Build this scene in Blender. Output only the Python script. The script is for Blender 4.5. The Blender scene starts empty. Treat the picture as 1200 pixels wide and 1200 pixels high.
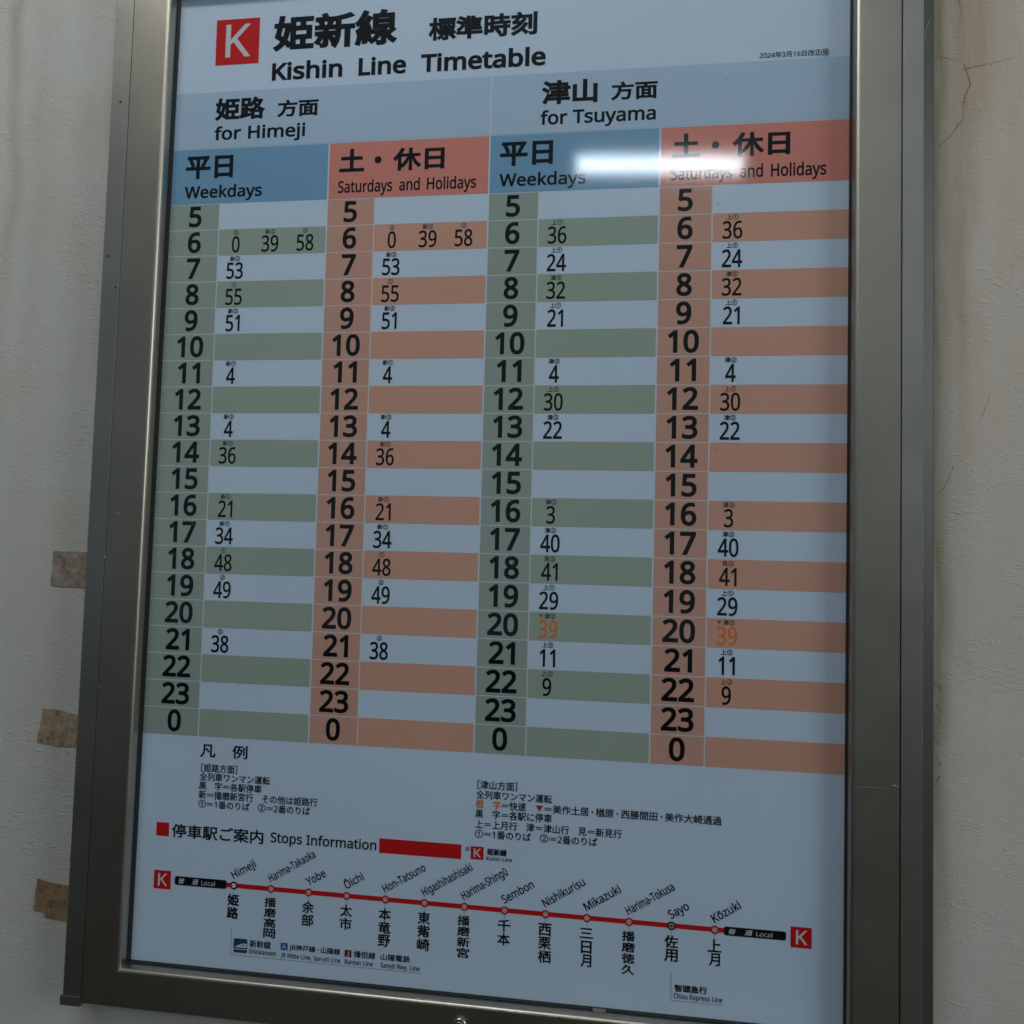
import bpy, bmesh, math, random
from mathutils import Vector, Matrix

random.seed(7)
SC = bpy.context.scene
COL = SC.collection

# ------------------------------------------------------------------ camera
# Board frame used below: u = mm to the right, v = mm up (0 = middle of the table),
# d = mm from the poster towards the wall.  World: X = u, Y = d, Z = 1.5 m + v.
def W(u, v, d=0.0):
    return Vector((u / 1000.0, d / 1000.0, 1.5 + v / 1000.0))

cam_data = bpy.data.cameras.new('camera')
cam = bpy.data.objects.new('camera', cam_data)
COL.objects.link(cam)
SC.camera = cam
cam_data.sensor_width = 36.0
cam_data.lens = 30.0
cam_data.clip_start = 0.02
cam_data.clip_end = 100.0
_r = ((0.9891032498, -0.0247641366, 0.1451258034), (0.0179607313, 0.9986856664, 0.0480036658), (-0.1461238291, -0.0448740163, 0.9882480201))
def _w(a):
    return Vector((a[0], a[2], -a[1]))
_x = _w(_r[0]); _y = -_w(_r[1]); _z = -_w(_r[2])
_m = Matrix(((_x[0], _y[0], _z[0]), (_x[1], _y[1], _z[1]), (_x[2], _y[2], _z[2]))).to_4x4()
_m.translation = W(166.69, -86.09, -895.56)
cam.matrix_world = _m
cam_data.dof.use_dof = True
cam_data.dof.focus_distance = 0.93
cam_data.dof.aperture_fstop = 30.0 / 2.0

# ------------------------------------------------------------------ world, lamps, exposure
world = bpy.data.worlds.new('World')
SC.world = world
world.use_nodes = True
bg = world.node_tree.nodes['Background']
bg.inputs['Color'].default_value = (0.74, 0.90, 1.0, 1)
bg.inputs['Strength'].default_value = 0.13

def area_lamp(name, loc, target, sx, sy, power, color):
    d = bpy.data.lights.new(name, 'AREA')
    d.shape = 'RECTANGLE'; d.size = sx; d.size_y = sy
    d.energy = power; d.color = color
    o = bpy.data.objects.new(name, d)
    COL.objects.link(o)
    o.location = loc
    o.rotation_euler = (Vector(target) - Vector(loc)).to_track_quat('-Z', 'Y').to_euler()
    return o
area_lamp('ceiling_light', (-0.40, -1.2, 3.05), (-0.1, 0.0, 1.55), 1.2, 0.18, 10.5, (0.98, 0.97, 0.94))
area_lamp('soft_fill', (4.9, -2.7, 2.7), (0.0, 0.0, 1.5), 2.6, 2.2, 74.0, (0.93, 0.97, 1.0))  # added soft fill, set aside so the glass never mirrors it

SC.view_settings.view_transform = 'Standard'
SC.view_settings.look = 'None'
SC.view_settings.exposure = 0.12
SC.view_settings.gamma = 1.0

# ------------------------------------------------------------------ materials
def mat(name, color, rough=0.5, metal=0.0, spec=0.5):
    m = bpy.data.materials.new(name)
    m.use_nodes = True
    b = m.node_tree.nodes['Principled BSDF']
    b.inputs['Base Color'].default_value = (*color, 1)
    b.inputs['Roughness'].default_value = rough
    b.inputs['Metallic'].default_value = metal
    b.inputs['Specular IOR Level'].default_value = spec
    return m

def nd(m, t, **k):
    n = m.node_tree.nodes.new(t)
    for a, v in k.items():
        setattr(n, a, v)
    return n

def lk(m, a, b):
    m.node_tree.links.new(a, b)

def mth(m, op, a, b=None, c=None, clamp=False):
    n = nd(m, 'ShaderNodeMath', operation=op, use_clamp=clamp)
    for i, v in enumerate((a, b, c)):
        if v is None:
            continue
        if isinstance(v, (int, float)):
            n.inputs[i].default_value = v
        else:
            lk(m, v, n.inputs[i])
    return n.outputs[0]

def ramp(m, fac, stops):
    n = nd(m, 'ShaderNodeValToRGB')
    e = n.color_ramp.elements
    while len(e) < len(stops):
        e.new(0.5)
    for i, (p, c) in enumerate(stops):
        e[i].position = p
        e[i].color = (*c, 1) if len(c) == 3 else c
    lk(m, fac, n.inputs[0])
    return n.outputs[0]

def noise(m, vec, scale, detail=3, rough=0.5, dist=0.0):
    n = nd(m, 'ShaderNodeTexNoise')
    n.inputs['Scale'].default_value = scale
    n.inputs['Detail'].default_value = detail
    n.inputs['Roughness'].default_value = rough
    n.inputs['Distortion'].default_value = dist
    lk(m, vec, n.inputs['Vector'])
    return n.outputs['Fac']

def mixc(m, fac, a, b, mode='MIX'):
    n = nd(m, 'ShaderNodeMix', data_type='RGBA', blend_type=mode)
    for s, v in ((0, fac), (6, a), (7, b)):
        if isinstance(v, (int, float)):
            n.inputs[s].default_value = v
        elif isinstance(v, tuple):
            n.inputs[s].default_value = (*v, 1)
        else:
            lk(m, v, n.inputs[s])
    return n.outputs[2]

def world_pos(m):
    return nd(m, 'ShaderNodeNewGeometry').outputs['Position']

def scaled(m, vec, s):
    n = nd(m, 'ShaderNodeMapping')
    n.inputs['Scale'].default_value = s
    lk(m, vec, n.inputs['Vector'])
    return n.outputs[0]

def paper_mat(name, color, var=0.085):
    m = mat(name, color, 0.6, spec=0.08)
    p = world_pos(m)
    b = m.node_tree.nodes['Principled BSDF']
    n1 = noise(m, p, 3.0, 4, 0.6)
    n2 = noise(m, p, 260.0, 2)
    f = mth(m, 'ADD', mth(m, 'MULTIPLY', n1, 2 * var), mth(m, 'MULTIPLY', n2, var * 0.6))
    f = mth(m, 'ADD', f, 1 - 1.3 * var)
    c = nd(m, 'ShaderNodeMix', data_type='RGBA', blend_type='MULTIPLY')
    c.inputs[0].default_value = 1
    c.inputs[6].default_value = (*color, 1)
    comb = nd(m, 'ShaderNodeCombineColor')
    for i in range(3):
        lk(m, f, comb.inputs[i])
    lk(m, comb.outputs[0], c.inputs[7])
    lk(m, c.outputs[2], b.inputs['Base Color'])
    return m

PAPER = paper_mat('poster_paper', (0.635, 0.74, 0.89))
GREEN = paper_mat('print_sage', (0.385, 0.45, 0.38))
GREENH = paper_mat('print_sage_hour', (0.36, 0.42, 0.375))
SALM = paper_mat('print_salmon', (0.72, 0.375, 0.275))
SALMH = paper_mat('print_salmon_hour', (0.67, 0.36, 0.275))
BLUE = paper_mat('print_steel_blue', (0.205, 0.395, 0.585))
REDH = paper_mat('print_coral', (0.75, 0.265, 0.21))
BAND = paper_mat('print_pale_blue', (0.475, 0.60, 0.755))
INK = mat('print_black', (0.005, 0.008, 0.011), 0.6, spec=0.0)
RED = mat('print_red', (0.64, 0.010, 0.012), 0.6, spec=0.05)
ORANGE = mat('print_orange', (0.80, 0.21, 0.05), 0.6, spec=0.05)
DKRED = mat('print_dark_red', (0.38, 0.04, 0.07), 0.6, spec=0.05)
PINK = mat('print_pink', (0.56, 0.42, 0.44), 0.6, spec=0.05)
NAVY = mat('print_navy', (0.02, 0.06, 0.16), 0.6, spec=0.05)
CBLUE = mat('print_blue', (0.03, 0.12, 0.33), 0.6, spec=0.05)
MAROON = mat('print_maroon', (0.16, 0.02, 0.03), 0.6, spec=0.05)
WHITEP = mat('print_white', (0.66, 0.68, 0.72), 0.6, spec=0.05)
RULE = mat('print_rule', (0.66, 0.70, 0.72), 0.6, spec=0.05)
GREYL = mat('print_grey', (0.22, 0.26, 0.30), 0.6, spec=0.05)

def metal_mat(name, color, rough, metal=0.75):
    m = mat(name, color, rough, metal)
    b = m.node_tree.nodes['Principled BSDF']
    p = world_pos(m)
    br = noise(m, scaled(m, p, (900, 900, 14)), 1.0, 3, 0.6)
    cl = noise(m, p, 7.0, 5, 0.65)
    sp = noise(m, p, 420.0, 2, 0.5)
    dust = ramp(m, sp, [(0.70, (0, 0, 0)), (0.76, (1, 1, 1))])
    f = mth(m, 'ADD', mth(m, 'MULTIPLY', br, 0.18), mth(m, 'MULTIPLY', cl, 0.32))
    c = mixc(m, f, tuple(x * 0.82 for x in color), tuple(min(1, x * 1.35) for x in color))
    c = mixc(m, mth(m, 'MULTIPLY', dust, 0.18), c, (0.45, 0.43, 0.38))
    lk(m, c, b.inputs['Base Color'])
    r = mth(m, 'ADD', mth(m, 'MULTIPLY', cl, 0.16), rough - 0.08)
    lk(m, r, b.inputs['Roughness'])
    bp = nd(m, 'ShaderNodeBump')
    bp.inputs['Strength'].default_value = 0.25
    bp.inputs['Distance'].default_value = 0.0004
    lk(m, br, bp.inputs['Height'])
    lk(m, bp.outputs[0], b.inputs['Normal'])
    return m

METAL = metal_mat('bronze_anodised', (0.44, 0.415, 0.35), 0.37, 1.0)
METAL2 = metal_mat('bronze_anodised_side', (0.45, 0.44, 0.40), 0.38, 1.0)
DARKM = metal_mat('bronze_edge', (0.075, 0.078, 0.065), 0.45, 0.5)
RUBBER = mat('black_gasket', (0.012, 0.012, 0.011), 0.7)
CHROME = mat('lock_steel', (0.42, 0.42, 0.40), 0.32, 1.0)

def glass_mat():
    m = bpy.data.materials.new('clear_pane')
    m.use_nodes = True
    nt = m.node_tree
    nt.nodes.clear()
    out = nd(m, 'ShaderNodeOutputMaterial')
    tr = nd(m, 'ShaderNodeBsdfTransparent')
    tr.inputs[0].default_value = (0.965, 0.985, 0.99, 1)
    g1 = nd(m, 'ShaderNodeBsdfGlossy'); g1.inputs['Roughness'].default_value = 0.055
    g2 = nd(m, 'ShaderNodeBsdfGlossy'); g2.inputs['Roughness'].default_value = 0.27
    geo = nd(m, 'ShaderNodeNewGeometry')
    dot = nd(m, 'ShaderNodeVectorMath', operation='DOT_PRODUCT')
    lk(m, geo.outputs['Normal'], dot.inputs[0]); lk(m, geo.outputs['Incoming'], dot.inputs[1])
    c = mth(m, 'ABSOLUTE', dot.outputs['Value'])
    k = mth(m, 'POWER', mth(m, 'SUBTRACT', 1.0, c, clamp=True), 5.0)
    F = mth(m, 'ADD', mth(m, 'MULTIPLY', k, 0.96), 0.032)
    mg = nd(m, 'ShaderNodeMixShader')
    mg.inputs[0].default_value = 0.035
    lk(m, g1.outputs[0], mg.inputs[1]); lk(m, g2.outputs[0], mg.inputs[2])
    mx = nd(m, 'ShaderNodeMixShader')
    lk(m, F, mx.inputs[0]); lk(m, tr.outputs[0], mx.inputs[1]); lk(m, mg.outputs[0], mx.inputs[2])
    lk(m, mx.outputs[0], out.inputs['Surface'])
    return m
GLASS = glass_mat()

def wall_mat():
    m = mat('painted_mortar', (0.4, 0.4, 0.36), 0.5, spec=0.5)
    b = m.node_tree.nodes['Principled BSDF']
    p = world_pos(m)
    sep = nd(m, 'ShaderNodeSeparateXYZ'); lk(m, p, sep.inputs[0])
    X, Z = sep.outputs[0], sep.outputs[2]
    base = ramp(m, noise(m, p, 2.2, 5, 0.6), [(0.3, (0.55, 0.56, 0.52)), (0.7, (0.62, 0.635, 0.60))])
    blot = ramp(m, noise(m, p, 9.0, 4, 0.6), [(0.35, (0, 0, 0)), (0.75, (1, 1, 1))])
    c = mixc(m, mth(m, 'MULTIPLY', blot, 0.30), base, (0.47, 0.40, 0.31))
    # rain streaks: narrow vertical stains at fixed places on this wall, plus a broad light tint
    wob = mth(m, 'MULTIPLY', mth(m, 'SUBTRACT', noise(m, scaled(m, p, (6, 1, 5)), 1.0, 4), 0.5), 0.045)
    xw = mth(m, 'ADD', X, wob)
    grain = noise(m, scaled(m, p, (60, 1, 5)), 1.0, 4, 0.65)
    def streak_or_light_tint(x0, w, ztop, zbot, amt, col, c):
        t = mth(m, 'SUBTRACT', 1.0, mth(m, 'DIVIDE', mth(m, 'ABSOLUTE', mth(m, 'SUBTRACT', xw, x0)), w), clamp=True)
        f = nd(m, 'ShaderNodeMapRange'); f.interpolation_type = 'SMOOTHSTEP'
        lk(m, Z, f.inputs[0]); f.inputs[1].default_value = zbot; f.inputs[2].default_value = ztop
        a = mth(m, 'MULTIPLY', mth(m, 'MULTIPLY', t, f.outputs[0]), mth(m, 'MULTIPLY', grain, amt), clamp=True)
        return mixc(m, a, c, col)
    c = streak_or_light_tint(0.53, 0.30, 2.8, 0.2, 1.5, (0.57, 0.45, 0.33), c)  # tan discolouration that also carries the right side's warmer light in its colour
    c = streak_or_light_tint(0.494, 0.020, 1.85, 1.35, 0.85, (0.31, 0.21, 0.12), c)
    c = streak_or_light_tint(0.510, 0.030, 2.02, 1.80, 0.9, (0.33, 0.23, 0.13), c)
    c = streak_or_light_tint(-0.565, 0.030, 1.95, 0.95, 0.4, (0.33, 0.29, 0.24), c)
    c = streak_or_light_tint(-0.60, 0.014, 2.05, 1.3, 0.7, (0.28, 0.20, 0.13), c)
    c = streak_or_light_tint(-0.45, 0.03, 0.93, 0.80, 0.8, (0.22, 0.15, 0.10), c)
    c = streak_or_light_tint(0.470, 0.016, 1.24, 0.85, 1.5, (0.30, 0.26, 0.15), c)
    # small dark pits
    pit = ramp(m, noise(m, p, 150.0, 3, 0.6), [(0.735, (0, 0, 0)), (0.765, (1, 1, 1))])
    c = mixc(m, mth(m, 'MULTIPLY', pit, 0.45), c, (0.10, 0.085, 0.06))
    lk(m, c, b.inputs['Base Color'])
    # trowelled / stippled relief: short slanted ridges plus fine grain
    rot = nd(m, 'ShaderNodeMapping'); rot.inputs['Rotation'].default_value = (0, math.radians(-24), 0)
    rot.inputs['Scale'].default_value = (125, 125, 260)
    lk(m, p, rot.inputs['Vector'])
    r1 = ramp(m, noise(m, rot.outputs[0], 1.0, 2.5, 0.5, 0.9), [(0.54, (0, 0, 0)), (0.66, (1, 1, 1))])
    msk = ramp(m, noise(m, p, 16.0, 2, 0.5), [(0.42, (0.1, 0.1, 0.1)), (0.68, (1, 1, 1))])
    r2 = noise(m, p, 520.0, 3, 0.6)
    r3 = noise(m, p, 45.0, 2, 0.5)
    h = mth(m, 'ADD', mth(m, 'MULTIPLY', mth(m, 'MULTIPLY', r1, msk), 0.55), mth(m, 'ADD', mth(m, 'MULTIPLY', r2, 0.16), mth(m, 'MULTIPLY', r3, 0.6)))
    bp = nd(m, 'ShaderNodeBump')
    bp.inputs['Strength'].default_value = 0.65
    bp.inputs['Distance'].default_value = 0.0012
    lk(m, h, bp.inputs['Height']); lk(m, bp.outputs[0], b.inputs['Normal'])
    return m
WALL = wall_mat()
CRACK = mat('crack_dark', (0.25, 0.17, 0.10), 0.9)

def tape_mat(name, k):
    m = mat(name, (0.25, 0.19, 0.13), 0.8)
    b = m.node_tree.nodes['Principled BSDF']
    p = world_pos(m)
    c = ramp(m, noise(m, p, 90.0, 6, 0.7), [(0.30, (0.10, 0.07, 0.045)), (0.45, (0.27, 0.225, 0.175)), (0.7, (0.42, 0.37, 0.30))])
    sp = ramp(m, noise(m, p, 170.0, 5, 0.7), [(0.57, (0, 0, 0)), (0.74, (1, 1, 1))])
    c = mixc(m, mth(m, 'MULTIPLY', sp, 0.75), c, (0.06, 0.04, 0.025))
    c = mixc(m, 1.0, c, k, 'MULTIPLY')
    lk(m, c, b.inputs['Base Color'])
    bp = nd(m, 'ShaderNodeBump'); bp.inputs['Strength'].default_value = 0.8; bp.inputs['Distance'].default_value = 0.0008
    lk(m, noise(m, p, 240.0, 4, 0.6), bp.inputs['Height']); lk(m, bp.outputs[0], b.inputs['Normal'])
    return m
TAPES = [tape_mat('old_tape_grey', (1.1, 1.1, 1.1)), tape_mat('old_tape_tan', (1.15, 1.05, .9)), tape_mat('old_tape_brown', (0.95, 0.72, 0.52))]

# ------------------------------------------------------------------ mesh helpers
def link(name, verts, faces, material, parent=None, smooth=False):
    me = bpy.data.meshes.new(name)
    me.from_pydata([tuple(v) for v in verts], [], faces)
    me.update()
    me.materials.append(material)
    if smooth:
        for p in me.polygons:
            p.use_smooth = True
    o = bpy.data.objects.new(name, me)
    COL.objects.link(o)
    if parent is not None:
        o.parent = parent
    return o

def tag(o, label=None, cat=None, group=None, kind=None):
    if label: o['label'] = label
    if cat: o['category'] = cat
    if group: o['group'] = group
    if kind: o['kind'] = kind
    return o

def prism(name, poly, d0, d1, material, parent=None):
    """Extrude a polygon given in board (u, v) from depth d0 (front) to d1 (back)."""
    n = len(poly)
    vs = [W(u, v, d0) for u, v in poly] + [W(u, v, d1) for u, v in poly]
    fs = [tuple(range(n - 1, -1, -1)), tuple(range(n, 2 * n))]
    for i in range(n):
        j = (i + 1) % n
        fs.append((i, j, n + j, n + i))
    o = link(name, vs, fs, material, parent)
    bm = bmesh.new(); bm.from_mesh(o.data)
    bmesh.ops.recalc_face_normals(bm, faces=bm.faces)
    bm.to_mesh(o.data); bm.free()
    return o

def rect(u0, v0, u1, v1):
    return [(u0, v0), (u1, v0), (u1, v1), (u0, v1)]

def lay(name, u0, v0, u1, v1, level, material, parent=None, th=0.06):
    """A printed patch: a thin plate on top of the sheet, level counts 0.15 mm steps."""
    d = -0.15 * level
    return prism(name, rect(u0, v0, u1, v1), d - th, d, material, parent)

def disc_poly(u, v, r, n=28):
    return [(u + r * math.cos(2 * math.pi * i / n), v + r * math.sin(2 * math.pi * i / n)) for i in range(n)]

def ring(name, u, v, r0, r1, level, material, parent, n=32):
    d = -0.15 * level
    vs, fs = [], []
    for i in range(n):
        a = 2 * math.pi * i / n
        vs += [W(u + r0 * math.cos(a), v + r0 * math.sin(a), d), W(u + r1 * math.cos(a), v + r1 * math.sin(a), d)]
    for i in range(n):
        j = (i + 1) % n
        fs.append((2 * i, 2 * j, 2 * j + 1, 2 * i + 1))
    return link(name, vs, fs, material, parent)

def round_rect(u0, v0, u1, v1, r, n=5):
    pts = []
    for cx, cy, a0 in ((u1 - r, v1 - r, 0), (u0 + r, v1 - r, 90), (u0 + r, v0 + r, 180), (u1 - r, v0 + r, 270)):
        for i in range(n + 1):
            a = math.radians(a0 + 90 * i / n)
            pts.append((cx + r * math.cos(a), cy + r * math.sin(a)))
    return pts

# ------------------------------------------------------------------ lettering
# Latin outlines, cap height = 500 units: character -> (advance, contours)
LATIN = {
    ',': (188, '134,74 118,20 97,-37 74,-90 29,-90 42,-33 55,27 64,81 130,81'),
    '-': (225, '28,160 28,215 197,215 197,160'),
    '.': (188, '50,38 54,60 63,74 77,82 93,85 110,82 124,74 134,60 137,38 134,16 124,1 110,-7 93,-10 77,-7 63,1 54,16'),
    '0': (401, '366,251 364,193 357,142 345,98 328,61 305,32 276,11 241,-3 200,-7 148,1 107,24 75,61 52,112 39,176 34,251 38,326 51,389 72,440 104,477 146,500 200,508 251,500 293,477 325,440 348,389 362,326;96,251 98,188 106,137 119,97 139,68 166,51 200,46 234,51 260,68 280,96 293,136 301,188 304,251 301,313 293,364 280,404 260,432 234,449 200,455 166,449 139,432 119,404 106,364 98,313'),
    '1': (401, '249,0 188,0 188,349 189,384 190,410 191,436 171,417 148,397 95,354 62,395 197,500 249,500'),
    '2': (401, '364,0 34,0 34,51 165,183 199,219 228,251 251,280 268,308 277,338 281,370 275,407 256,433 228,449 193,454 158,451 129,442 72,407 39,448 82,478 133,499 193,507 236,503 273,491 303,471 325,445 339,412 344,374 340,336 328,300 308,266 283,233 252,198 216,162 111,59 111,56 364,56'),
    '3': (401, '345,383 342,352 333,325 317,303 297,285 271,272 242,263 242,261 294,248 331,223 353,187 361,142 356,101 340,65 315,35 278,12 229,-2 169,-7 96,-1 32,20 32,78 99,54 169,45 227,51 266,71 289,102 296,144 292,172 280,194 260,211 232,223 197,230 156,232 108,232 108,284 157,284 195,287 226,296 250,310 268,329 279,353 282,379 276,411 258,435 229,450 191,455 143,450 103,435 65,413 34,455 64,475 100,492 143,503 190,507 259,498 307,472 336,432'),
    '4': (401, '387,113 314,113 314,0 254,0 254,113 15,113 15,166 250,503 314,503 314,169 387,169;254,326 255,360 256,388 257,414 258,437 255,437 241,408 225,382 75,169 254,169'),
    '5': (401, '193,307 240,302 282,289 315,268 340,239 355,203 361,160 355,111 338,70 311,37 274,13 228,-2 174,-7 101,0 70,9 44,20 44,78 72,65 105,54 174,46 209,48 239,57 264,72 282,93 294,120 298,153 290,197 268,229 229,248 172,255 127,251 87,244 56,264 75,500 326,500 326,444 127,444 116,299 148,304'),
    '6': (401, '39,214 44,299 65,379 83,414 106,445 135,471 171,491 215,503 268,507 300,506 329,501 329,448 301,454 269,457 225,453 188,440 160,421 138,396 122,366 111,332 100,254 104,254 131,284 170,305 194,311 223,313 263,309 299,295 328,273 349,243 363,206 368,161 363,113 348,71 324,38 293,13 254,-2 209,-7 174,-4 142,6 113,23 88,47 67,78 51,116 42,161;208,45 248,52 279,73 300,109 307,161 301,204 283,237 252,258 210,265 179,261 153,251 131,236 114,216 104,195 101,173 107,127 128,86 161,56 183,48'),
    '7': (401, '95,0 300,444 31,444 31,500 366,500 366,452 163,0'),
    '8': (401, '200,507 241,504 277,493 307,476 330,453 345,423 349,387 346,359 336,335 302,295 254,265 310,231 333,211 350,188 362,161 366,130 360,90 345,57 321,30 288,10 248,-3 202,-7 152,-3 110,9 77,29 54,55 39,88 34,127 38,159 49,187 65,210 87,230 138,261 93,293 62,334 53,359 50,388 55,423 70,453 93,476 123,493 159,504;95,127 101,93 120,66 153,48 200,42 245,48 278,66 299,94 305,129 302,152 292,172 277,190 256,205 200,232 189,236 137,207 119,191 105,172 97,151;199,457 164,453 136,439 117,416 111,385 114,361 123,342 156,312 202,289 246,312 277,342 286,362 289,385 282,416 264,439 235,453'),
    '9': (401, '364,286 358,201 338,121 320,86 297,55 268,29 231,9 187,-3 134,-7 102,-5 71,0 71,53 101,46 133,43 178,47 214,60 243,79 265,103 281,133 292,168 302,245 298,245 271,216 232,195 207,189 179,187 138,191 103,205 74,227 53,256 39,294 35,338 40,387 55,429 79,462 111,487 150,502 195,507 229,504 261,493 290,476 315,452 336,422 351,384 361,339;195,455 155,448 124,426 103,390 96,339 102,296 119,263 149,242 192,235 223,239 250,249 272,264 288,284 298,305 302,327 295,372 275,414 242,444 220,452'),
    'A': (447, '382,0 321,155 123,155 64,0 0,0 195,502 252,502 447,0;246,362 239,382 230,413 223,437 215,409 208,382 201,362 144,211 303,211'),
    'B': (455, '211,500 293,493 353,472 389,434 401,376 398,348 390,324 376,303 357,286 334,273 305,265 305,262 362,244 385,228 403,206 414,178 417,142 412,100 396,65 371,37 336,16 294,4 244,0 68,0 68,500;223,287 278,292 312,308 329,333 335,369 328,404 306,428 269,442 214,446 131,446 131,287;131,235 131,53 232,53 288,60 324,79 344,109 350,147 347,172 339,193 323,211 300,224 268,232 227,235'),
    'C': (443, '282,452 244,448 210,438 180,421 155,398 136,369 121,334 112,295 109,250 114,192 129,143 152,103 186,73 229,54 282,48 344,54 401,68 401,13 343,-2 311,-6 272,-7 202,1 145,25 100,63 68,114 49,177 43,251 47,305 58,354 78,398 105,436 139,466 180,488 228,502 283,507 357,499 421,478 396,424 344,443'),
    'E': (389, '347,0 68,0 68,500 347,500 347,445 131,445 131,289 335,289 335,234 131,234 131,55 347,55'),
    'H': (519, '450,0 387,0 387,233 131,233 131,0 68,0 68,500 131,500 131,289 387,289 387,500 450,500'),
    'I': (237, '209,0 28,0 28,36 87,50 87,450 28,464 28,500 209,500 209,464 150,450 150,50 209,36'),
    'J': (191, '-3,-133 -32,-131 -55,-124 -55,-71 -31,-76 -4,-78 29,-71 43,-61 55,-46 62,-25 64,3 64,500 127,500 127,8 123,-36 111,-72 92,-99 66,-118 34,-129'),
    'K': (433, '433,0 359,0 182,239 131,194 131,0 68,0 68,500 131,500 131,254 174,301 217,349 352,500 426,500 228,282'),
    'L': (367, '68,0 68,500 131,500 131,56 349,56 349,0'),
    'M': (635, '289,0 124,438 121,438 124,403 125,355 126,303 126,0 68,0 68,500 161,500 315,90 318,90 475,500 567,500 567,0 505,0 505,307 506,356 508,402 510,438 507,438 340,0'),
    'N': (532, '464,0 391,0 123,415 120,415 123,377 125,330 126,279 126,0 68,0 68,500 141,500 408,86 410,86 410,100 409,120 407,169 405,218 405,500 464,500'),
    'R': (436, '206,500 263,496 308,484 344,465 368,437 383,401 388,358 384,321 373,291 357,267 336,249 288,224 425,0 352,0 230,207 131,207 131,0 68,0 68,500;202,445 131,445 131,260 206,260 259,266 295,284 316,314 323,355 320,385 310,408 294,425 270,436 240,443'),
    'S': (384, '352,134 346,92 330,58 303,30 268,10 224,-3 173,-7 119,-4 73,4 36,17 36,77 64,66 98,57 176,48 210,50 238,57 260,69 276,85 285,105 289,128 286,151 278,169 264,186 242,201 211,215 171,231 114,257 74,288 50,328 44,352 42,380 47,417 62,448 87,473 119,492 157,503 202,507 277,499 340,479 320,425 264,444 200,452 171,449 148,443 129,432 116,417 108,399 106,379 108,356 116,337 130,321 151,307 179,293 215,278 256,261 290,243 316,223 336,199 348,170'),
    'T': (389, '226,0 163,0 163,445 7,445 7,500 382,500 382,445 226,445'),
    'W': (651, '642,500 509,0 445,0 348,328 340,358 332,387 326,411 323,426 320,411 315,387 308,357 299,326 204,0 141,0 8,500 74,500 152,195 160,163 166,132 172,103 176,76 180,104 186,135 194,167 202,198 291,500 356,500 447,196 457,164 464,132 470,102 475,76 480,112 489,153 499,195 576,500'),
    'Y': (396, '198,254 328,500 396,500 230,194 230,0 167,0 167,191 0,500 69,500'),
    'a': (393, '202,382 261,374 303,352 328,312 336,256 336,0 291,0 279,53 277,53 243,19 204,-1 180,-5 151,-7 119,-4 90,5 66,20 48,42 36,70 32,104 43,154 76,191 132,214 212,224 276,226 276,249 271,288 256,314 231,327 198,332 142,323 92,303 74,349 132,372;220,181 161,174 123,159 103,135 96,104 101,76 115,57 137,46 165,43 208,49 244,69 267,102 275,150 275,183'),
    'b': (431, '121,403 120,358 118,326 121,326 140,348 165,366 197,378 237,382 301,369 350,333 382,272 392,188 387,129 373,80 350,42 319,15 281,-2 237,-7 197,-3 165,9 140,27 121,48 116,48 104,0 60,0 60,532 121,532;227,331 191,327 164,315 144,296 131,269 124,234 121,190 121,187 127,126 144,81 176,53 228,44 272,53 304,81 322,127 328,188 322,250 304,295 272,322'),
    'c': (336, '210,-7 163,-2 121,13 87,39 61,76 44,125 39,186 44,248 62,298 89,336 124,362 167,377 214,382 270,376 313,362 294,311 255,323 213,328 178,324 151,312 129,292 114,265 105,229 102,186 105,145 114,110 129,82 150,62 177,50 209,46 264,53 307,68 307,13 265,-2 240,-6'),
    'd': (431, '193,-7 130,5 81,42 49,102 39,187 49,272 81,333 130,370 193,382 221,381 244,375 282,355 310,327 314,327 311,354 310,382 310,532 371,532 371,0 321,0 312,50 310,50 282,21 244,1 220,-5;202,44 253,52 286,77 304,118 310,175 310,186 304,248 287,294 254,322 202,331 158,321 127,292 108,245 102,186 108,126 127,81 158,53'),
    'e': (395, '204,382 249,377 287,361 318,336 341,302 355,261 359,213 359,176 102,176 111,120 135,79 172,54 222,46 285,52 342,71 342,18 286,-1 255,-6 219,-7 169,-2 125,15 89,42 61,79 44,127 39,185 44,242 59,291 84,330 117,359 158,376;204,332 164,325 134,304 114,270 104,225 295,225 292,255 285,281 273,302 255,318 232,329'),
    'f': (241, '232,328 138,328 138,0 76,0 76,328 11,328 11,356 76,377 76,399 80,443 91,478 108,504 132,522 162,532 198,536 239,532 271,523 255,475 229,482 199,485 172,480 153,465 142,438 138,400 138,375 232,375'),
    'g': (431, '193,382 228,379 259,368 287,351 310,326 314,326 322,375 371,375 371,-6 367,-55 353,-96 330,-127 298,-150 255,-164 203,-168 129,-162 68,-144 68,-88 97,-100 130,-109 207,-117 250,-110 283,-89 303,-55 310,-11 310,4 311,28 312,50 310,50 288,25 261,7 229,-4 193,-7 128,6 79,44 49,105 39,187 49,267 79,329 128,369;201,331 172,326 147,314 128,293 114,265 105,229 102,186 109,125 128,80 159,53 202,43 229,45 251,51 270,60 285,74 297,92 305,114 309,141 311,172 311,187 308,233 299,270 285,297 263,316 235,327'),
    'h': (433, '121,376 120,349 118,324 122,324 152,356 193,375 239,382 281,378 315,367 341,349 361,323 372,288 376,244 376,0 315,0 315,240 310,280 295,308 269,325 231,331 194,327 165,315 145,295 131,269 124,235 121,194 121,0 60,0 60,532 121,532'),
    'i': (181, '121,375 121,0 60,0 60,375;91,516 116,507 124,494 127,477 124,460 116,447 91,438 77,440 65,447 57,460 55,477 57,494 65,507 77,514'),
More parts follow.
